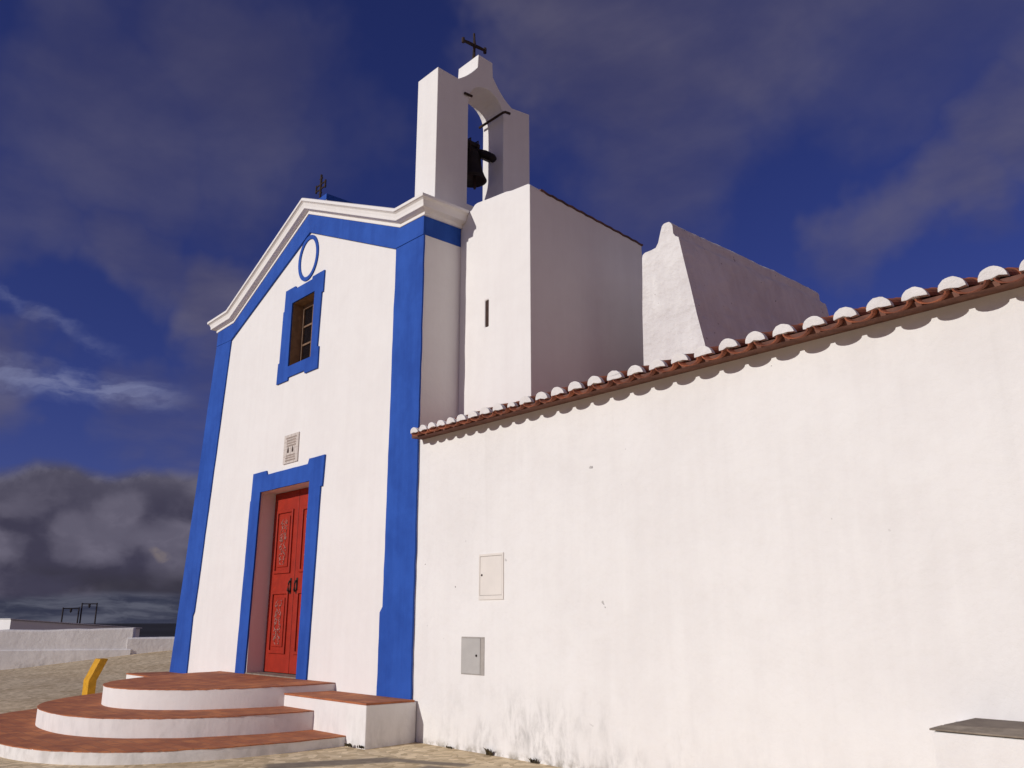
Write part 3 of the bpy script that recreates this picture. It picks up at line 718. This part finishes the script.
# ------------------------------------------------------------------ yellow bent post
post = nb()
w0 = .085
secs = [(0, .0), (.0, .44), (.03, .50), (.17, .83)]
prev = None
for (dy_, z) in secs:
    row = [post.verts.new((-8.95 + a, -1.3 + dy_ + b, z - .06)) for a, b in ((-.16, -.075), (.16, -.075), (.16, .075), (-.16, .075))]
    if prev:
        for q in range(4): post.faces.new([prev[q], prev[(q + 1) % 4], row[(q + 1) % 4], row[q]])
    else: post.faces.new(row)
    prev = row
post.faces.new(prev)
o = link('bent_post', post, 'yellow', bevel=.012); tag(o, 'short yellow post bent over near its top, beyond the steps', 'post')

# ------------------------------------------------------------------ background walls
def wall_run(name, label, A, B, th, h0, h1, m='white_old', ledge=None, seed=0, wob=.05, cat='wall', z0=-.1):
    A, B = Vector(A), Vector(B); d = (B - A); L = d.length; d.normalize(); n = Vector((d.y, -d.x)) 
    if n.x < 0: n = -n                                          # towards the plaza
    bm = nb(); prev = None; K = max(int(L / .35), 2)
    for i in range(K + 1):
        p = A + d * (L * i / K); h = h0 + (h1 - h0) * i / K + wob * noise.noise(Vector((i * .3, seed, 0))) + wob * .5 * noise.noise(Vector((i * 1.1, seed, 4)))
        pr = [(0, z0), (0, h - .05), (.05, h), (th - .06, h + .01), (th, h - .06), (th, z0)]
        if ledge:
            lz, lw = ledge; pr = [(-lw, z0), (-lw, lz - .02), (-lw + .03, lz)] + pr[1:]; pr[3] = (0.03, h - .05); pr.insert(3, (.0, lz + .005)) 
        row = [bm.verts.new((p.x - n.x * a, p.y - n.y * a, z)) for a, z in pr]
        if prev:
            for q in range(len(pr) - 1): bm.faces.new([prev[q], prev[q + 1], row[q + 1], row[q]])
        else: bm.faces.new(row)
        prev = row
    bm.faces.new(prev)
    o = link(name, bm, m); tag(o, label, cat); return o
wall_run('low_wall', 'thick nearer whitewashed wall with a stepped ledge across the plaza', (-27.3, -7.9), (-21.67, 3.73), .75, 1.02, 1.23, ledge=(.55, .06), seed=2, m='white_old')
wall_run('low_wall', 'thinner lower whitewashed wall running on behind the chapel corner', (-21.70, 3.60), (-17.9, 12.85), .4, .93, .95, seed=6, wob=.015)
ob = thing('outbuilding', 'low white outbuilding beyond the wall with one sunlit end', 'building', (-59, 9, -1.5))
bm = nb(); prism(bm, [(5.85, -2.5), (5.85, 1.52), (13.2, .98), (13.2, -2.5)], -70, -48.3, axis='x'); part('outbuilding_wall', bm, 'white', ob)
bm = nb(); prism(bm, [(5.80, 1.535), (5.80, 1.58), (13.3, 1.03), (13.3, .985)], -70.1, -48.2, axis='x'); part('outbuilding_roof', bm, 'white_old', ob)

# ------------------------------------------------------------------ far pole frames
def pole_frame(label, a, b, zt0, zt1, ang):
    o = thing('pole_frame', label, 'utility pole', ((a[0] + b[0]) / 2, (a[1] + b[1]) / 2, height(a[0], a[1])), 'pole frames on the skyline')
    for p, zt in ((a, zt0), (b, zt1)):
        bm = nb(); tube(bm, [(p[0], p[1], height(*p) - .5), (p[0], p[1], zt)], [.13, .085], 8); part('pole', bm, 'pole', o)
    dd = (Vector(b) - Vector(a)).normalized() * .06
    bm = nb(); tube(bm, [(a[0] - dd.x, a[1] - dd.y, zt0 - .12), (b[0] + dd.x, b[1] + dd.y, zt1 - .12)], .07, 6); part('crossbar', bm, 'pole', o)
    m = (Vector(a) + Vector(b)) / 2; bm = nb(); lathe(bm, [(.0, .0), (.11, -.02), (.16, -.12), (.1, -.2), (.16, -.28), (.0, -.5)], (m.x, m.y, (zt0 + zt1) / 2 - .15), 10); part('insulator', bm, 'pole', o)
pole_frame('left and lower of the two dark pole frames on the horizon', (-106.25, 24.05), (-105.8, 25.7), 2.95, 2.98, 0)
pole_frame('right and taller of the two dark pole frames on the horizon', (-105.75, 25.98), (-105.3, 27.55), 3.5, 3.52, 0)

# ------------------------------------------------------------------ weeds along the wall base
def weed(x, y, h, n, label):
    bm = nb(); rnd = random.Random(int(x * 100))
    for k in range(n):
        a = rnd.random() * 6.28; l = h * rnd.uniform(.5, 1); t = rnd.uniform(.3, 1.1) * l; w_ = .006
        bx, by = x + rnd.uniform(-.06, .06), y + rnd.uniform(-.02, .02)
        if by > -.0: by = -.005
        p0, p1, p2 = Vector((bx, by, -.005)), Vector((bx + math.cos(a) * t * .4, by - abs(math.sin(a)) * t * .4, l * .6)), Vector((bx + math.cos(a) * t, by - abs(math.sin(a)) * t, l * .85))
        s = Vector((-math.sin(a), math.cos(a), 0)) * w_
        v = [bm.verts.new(q) for q in (p0 - s, p0 + s, p1 + s, p1 - s, p2)]
        bm.faces.new(v[:4]); bm.faces.new([v[3], v[2], v[4]])
    o = link('weed_tuft', bm, 'weed'); tag(o, label, 'weed', 'weeds along the foot of the wall')
weed(1.5, .02, .10, 40, 'larger dry weed tuft at the foot of the annex wall below the meter doors')
weed(2.25, .02, .07, 30, 'weed tuft at the wall foot farthest right of the steps')
weed(.75, .02, .035, 24, 'tiny weed tuft at the wall foot nearest the white block')
weed(-.02, -.78, .035, 26, 'weed tuft at the front corner of the white block')
weed(-.24, -.82, .05, 36, 'weed tuft where the lowest step meets the white block')
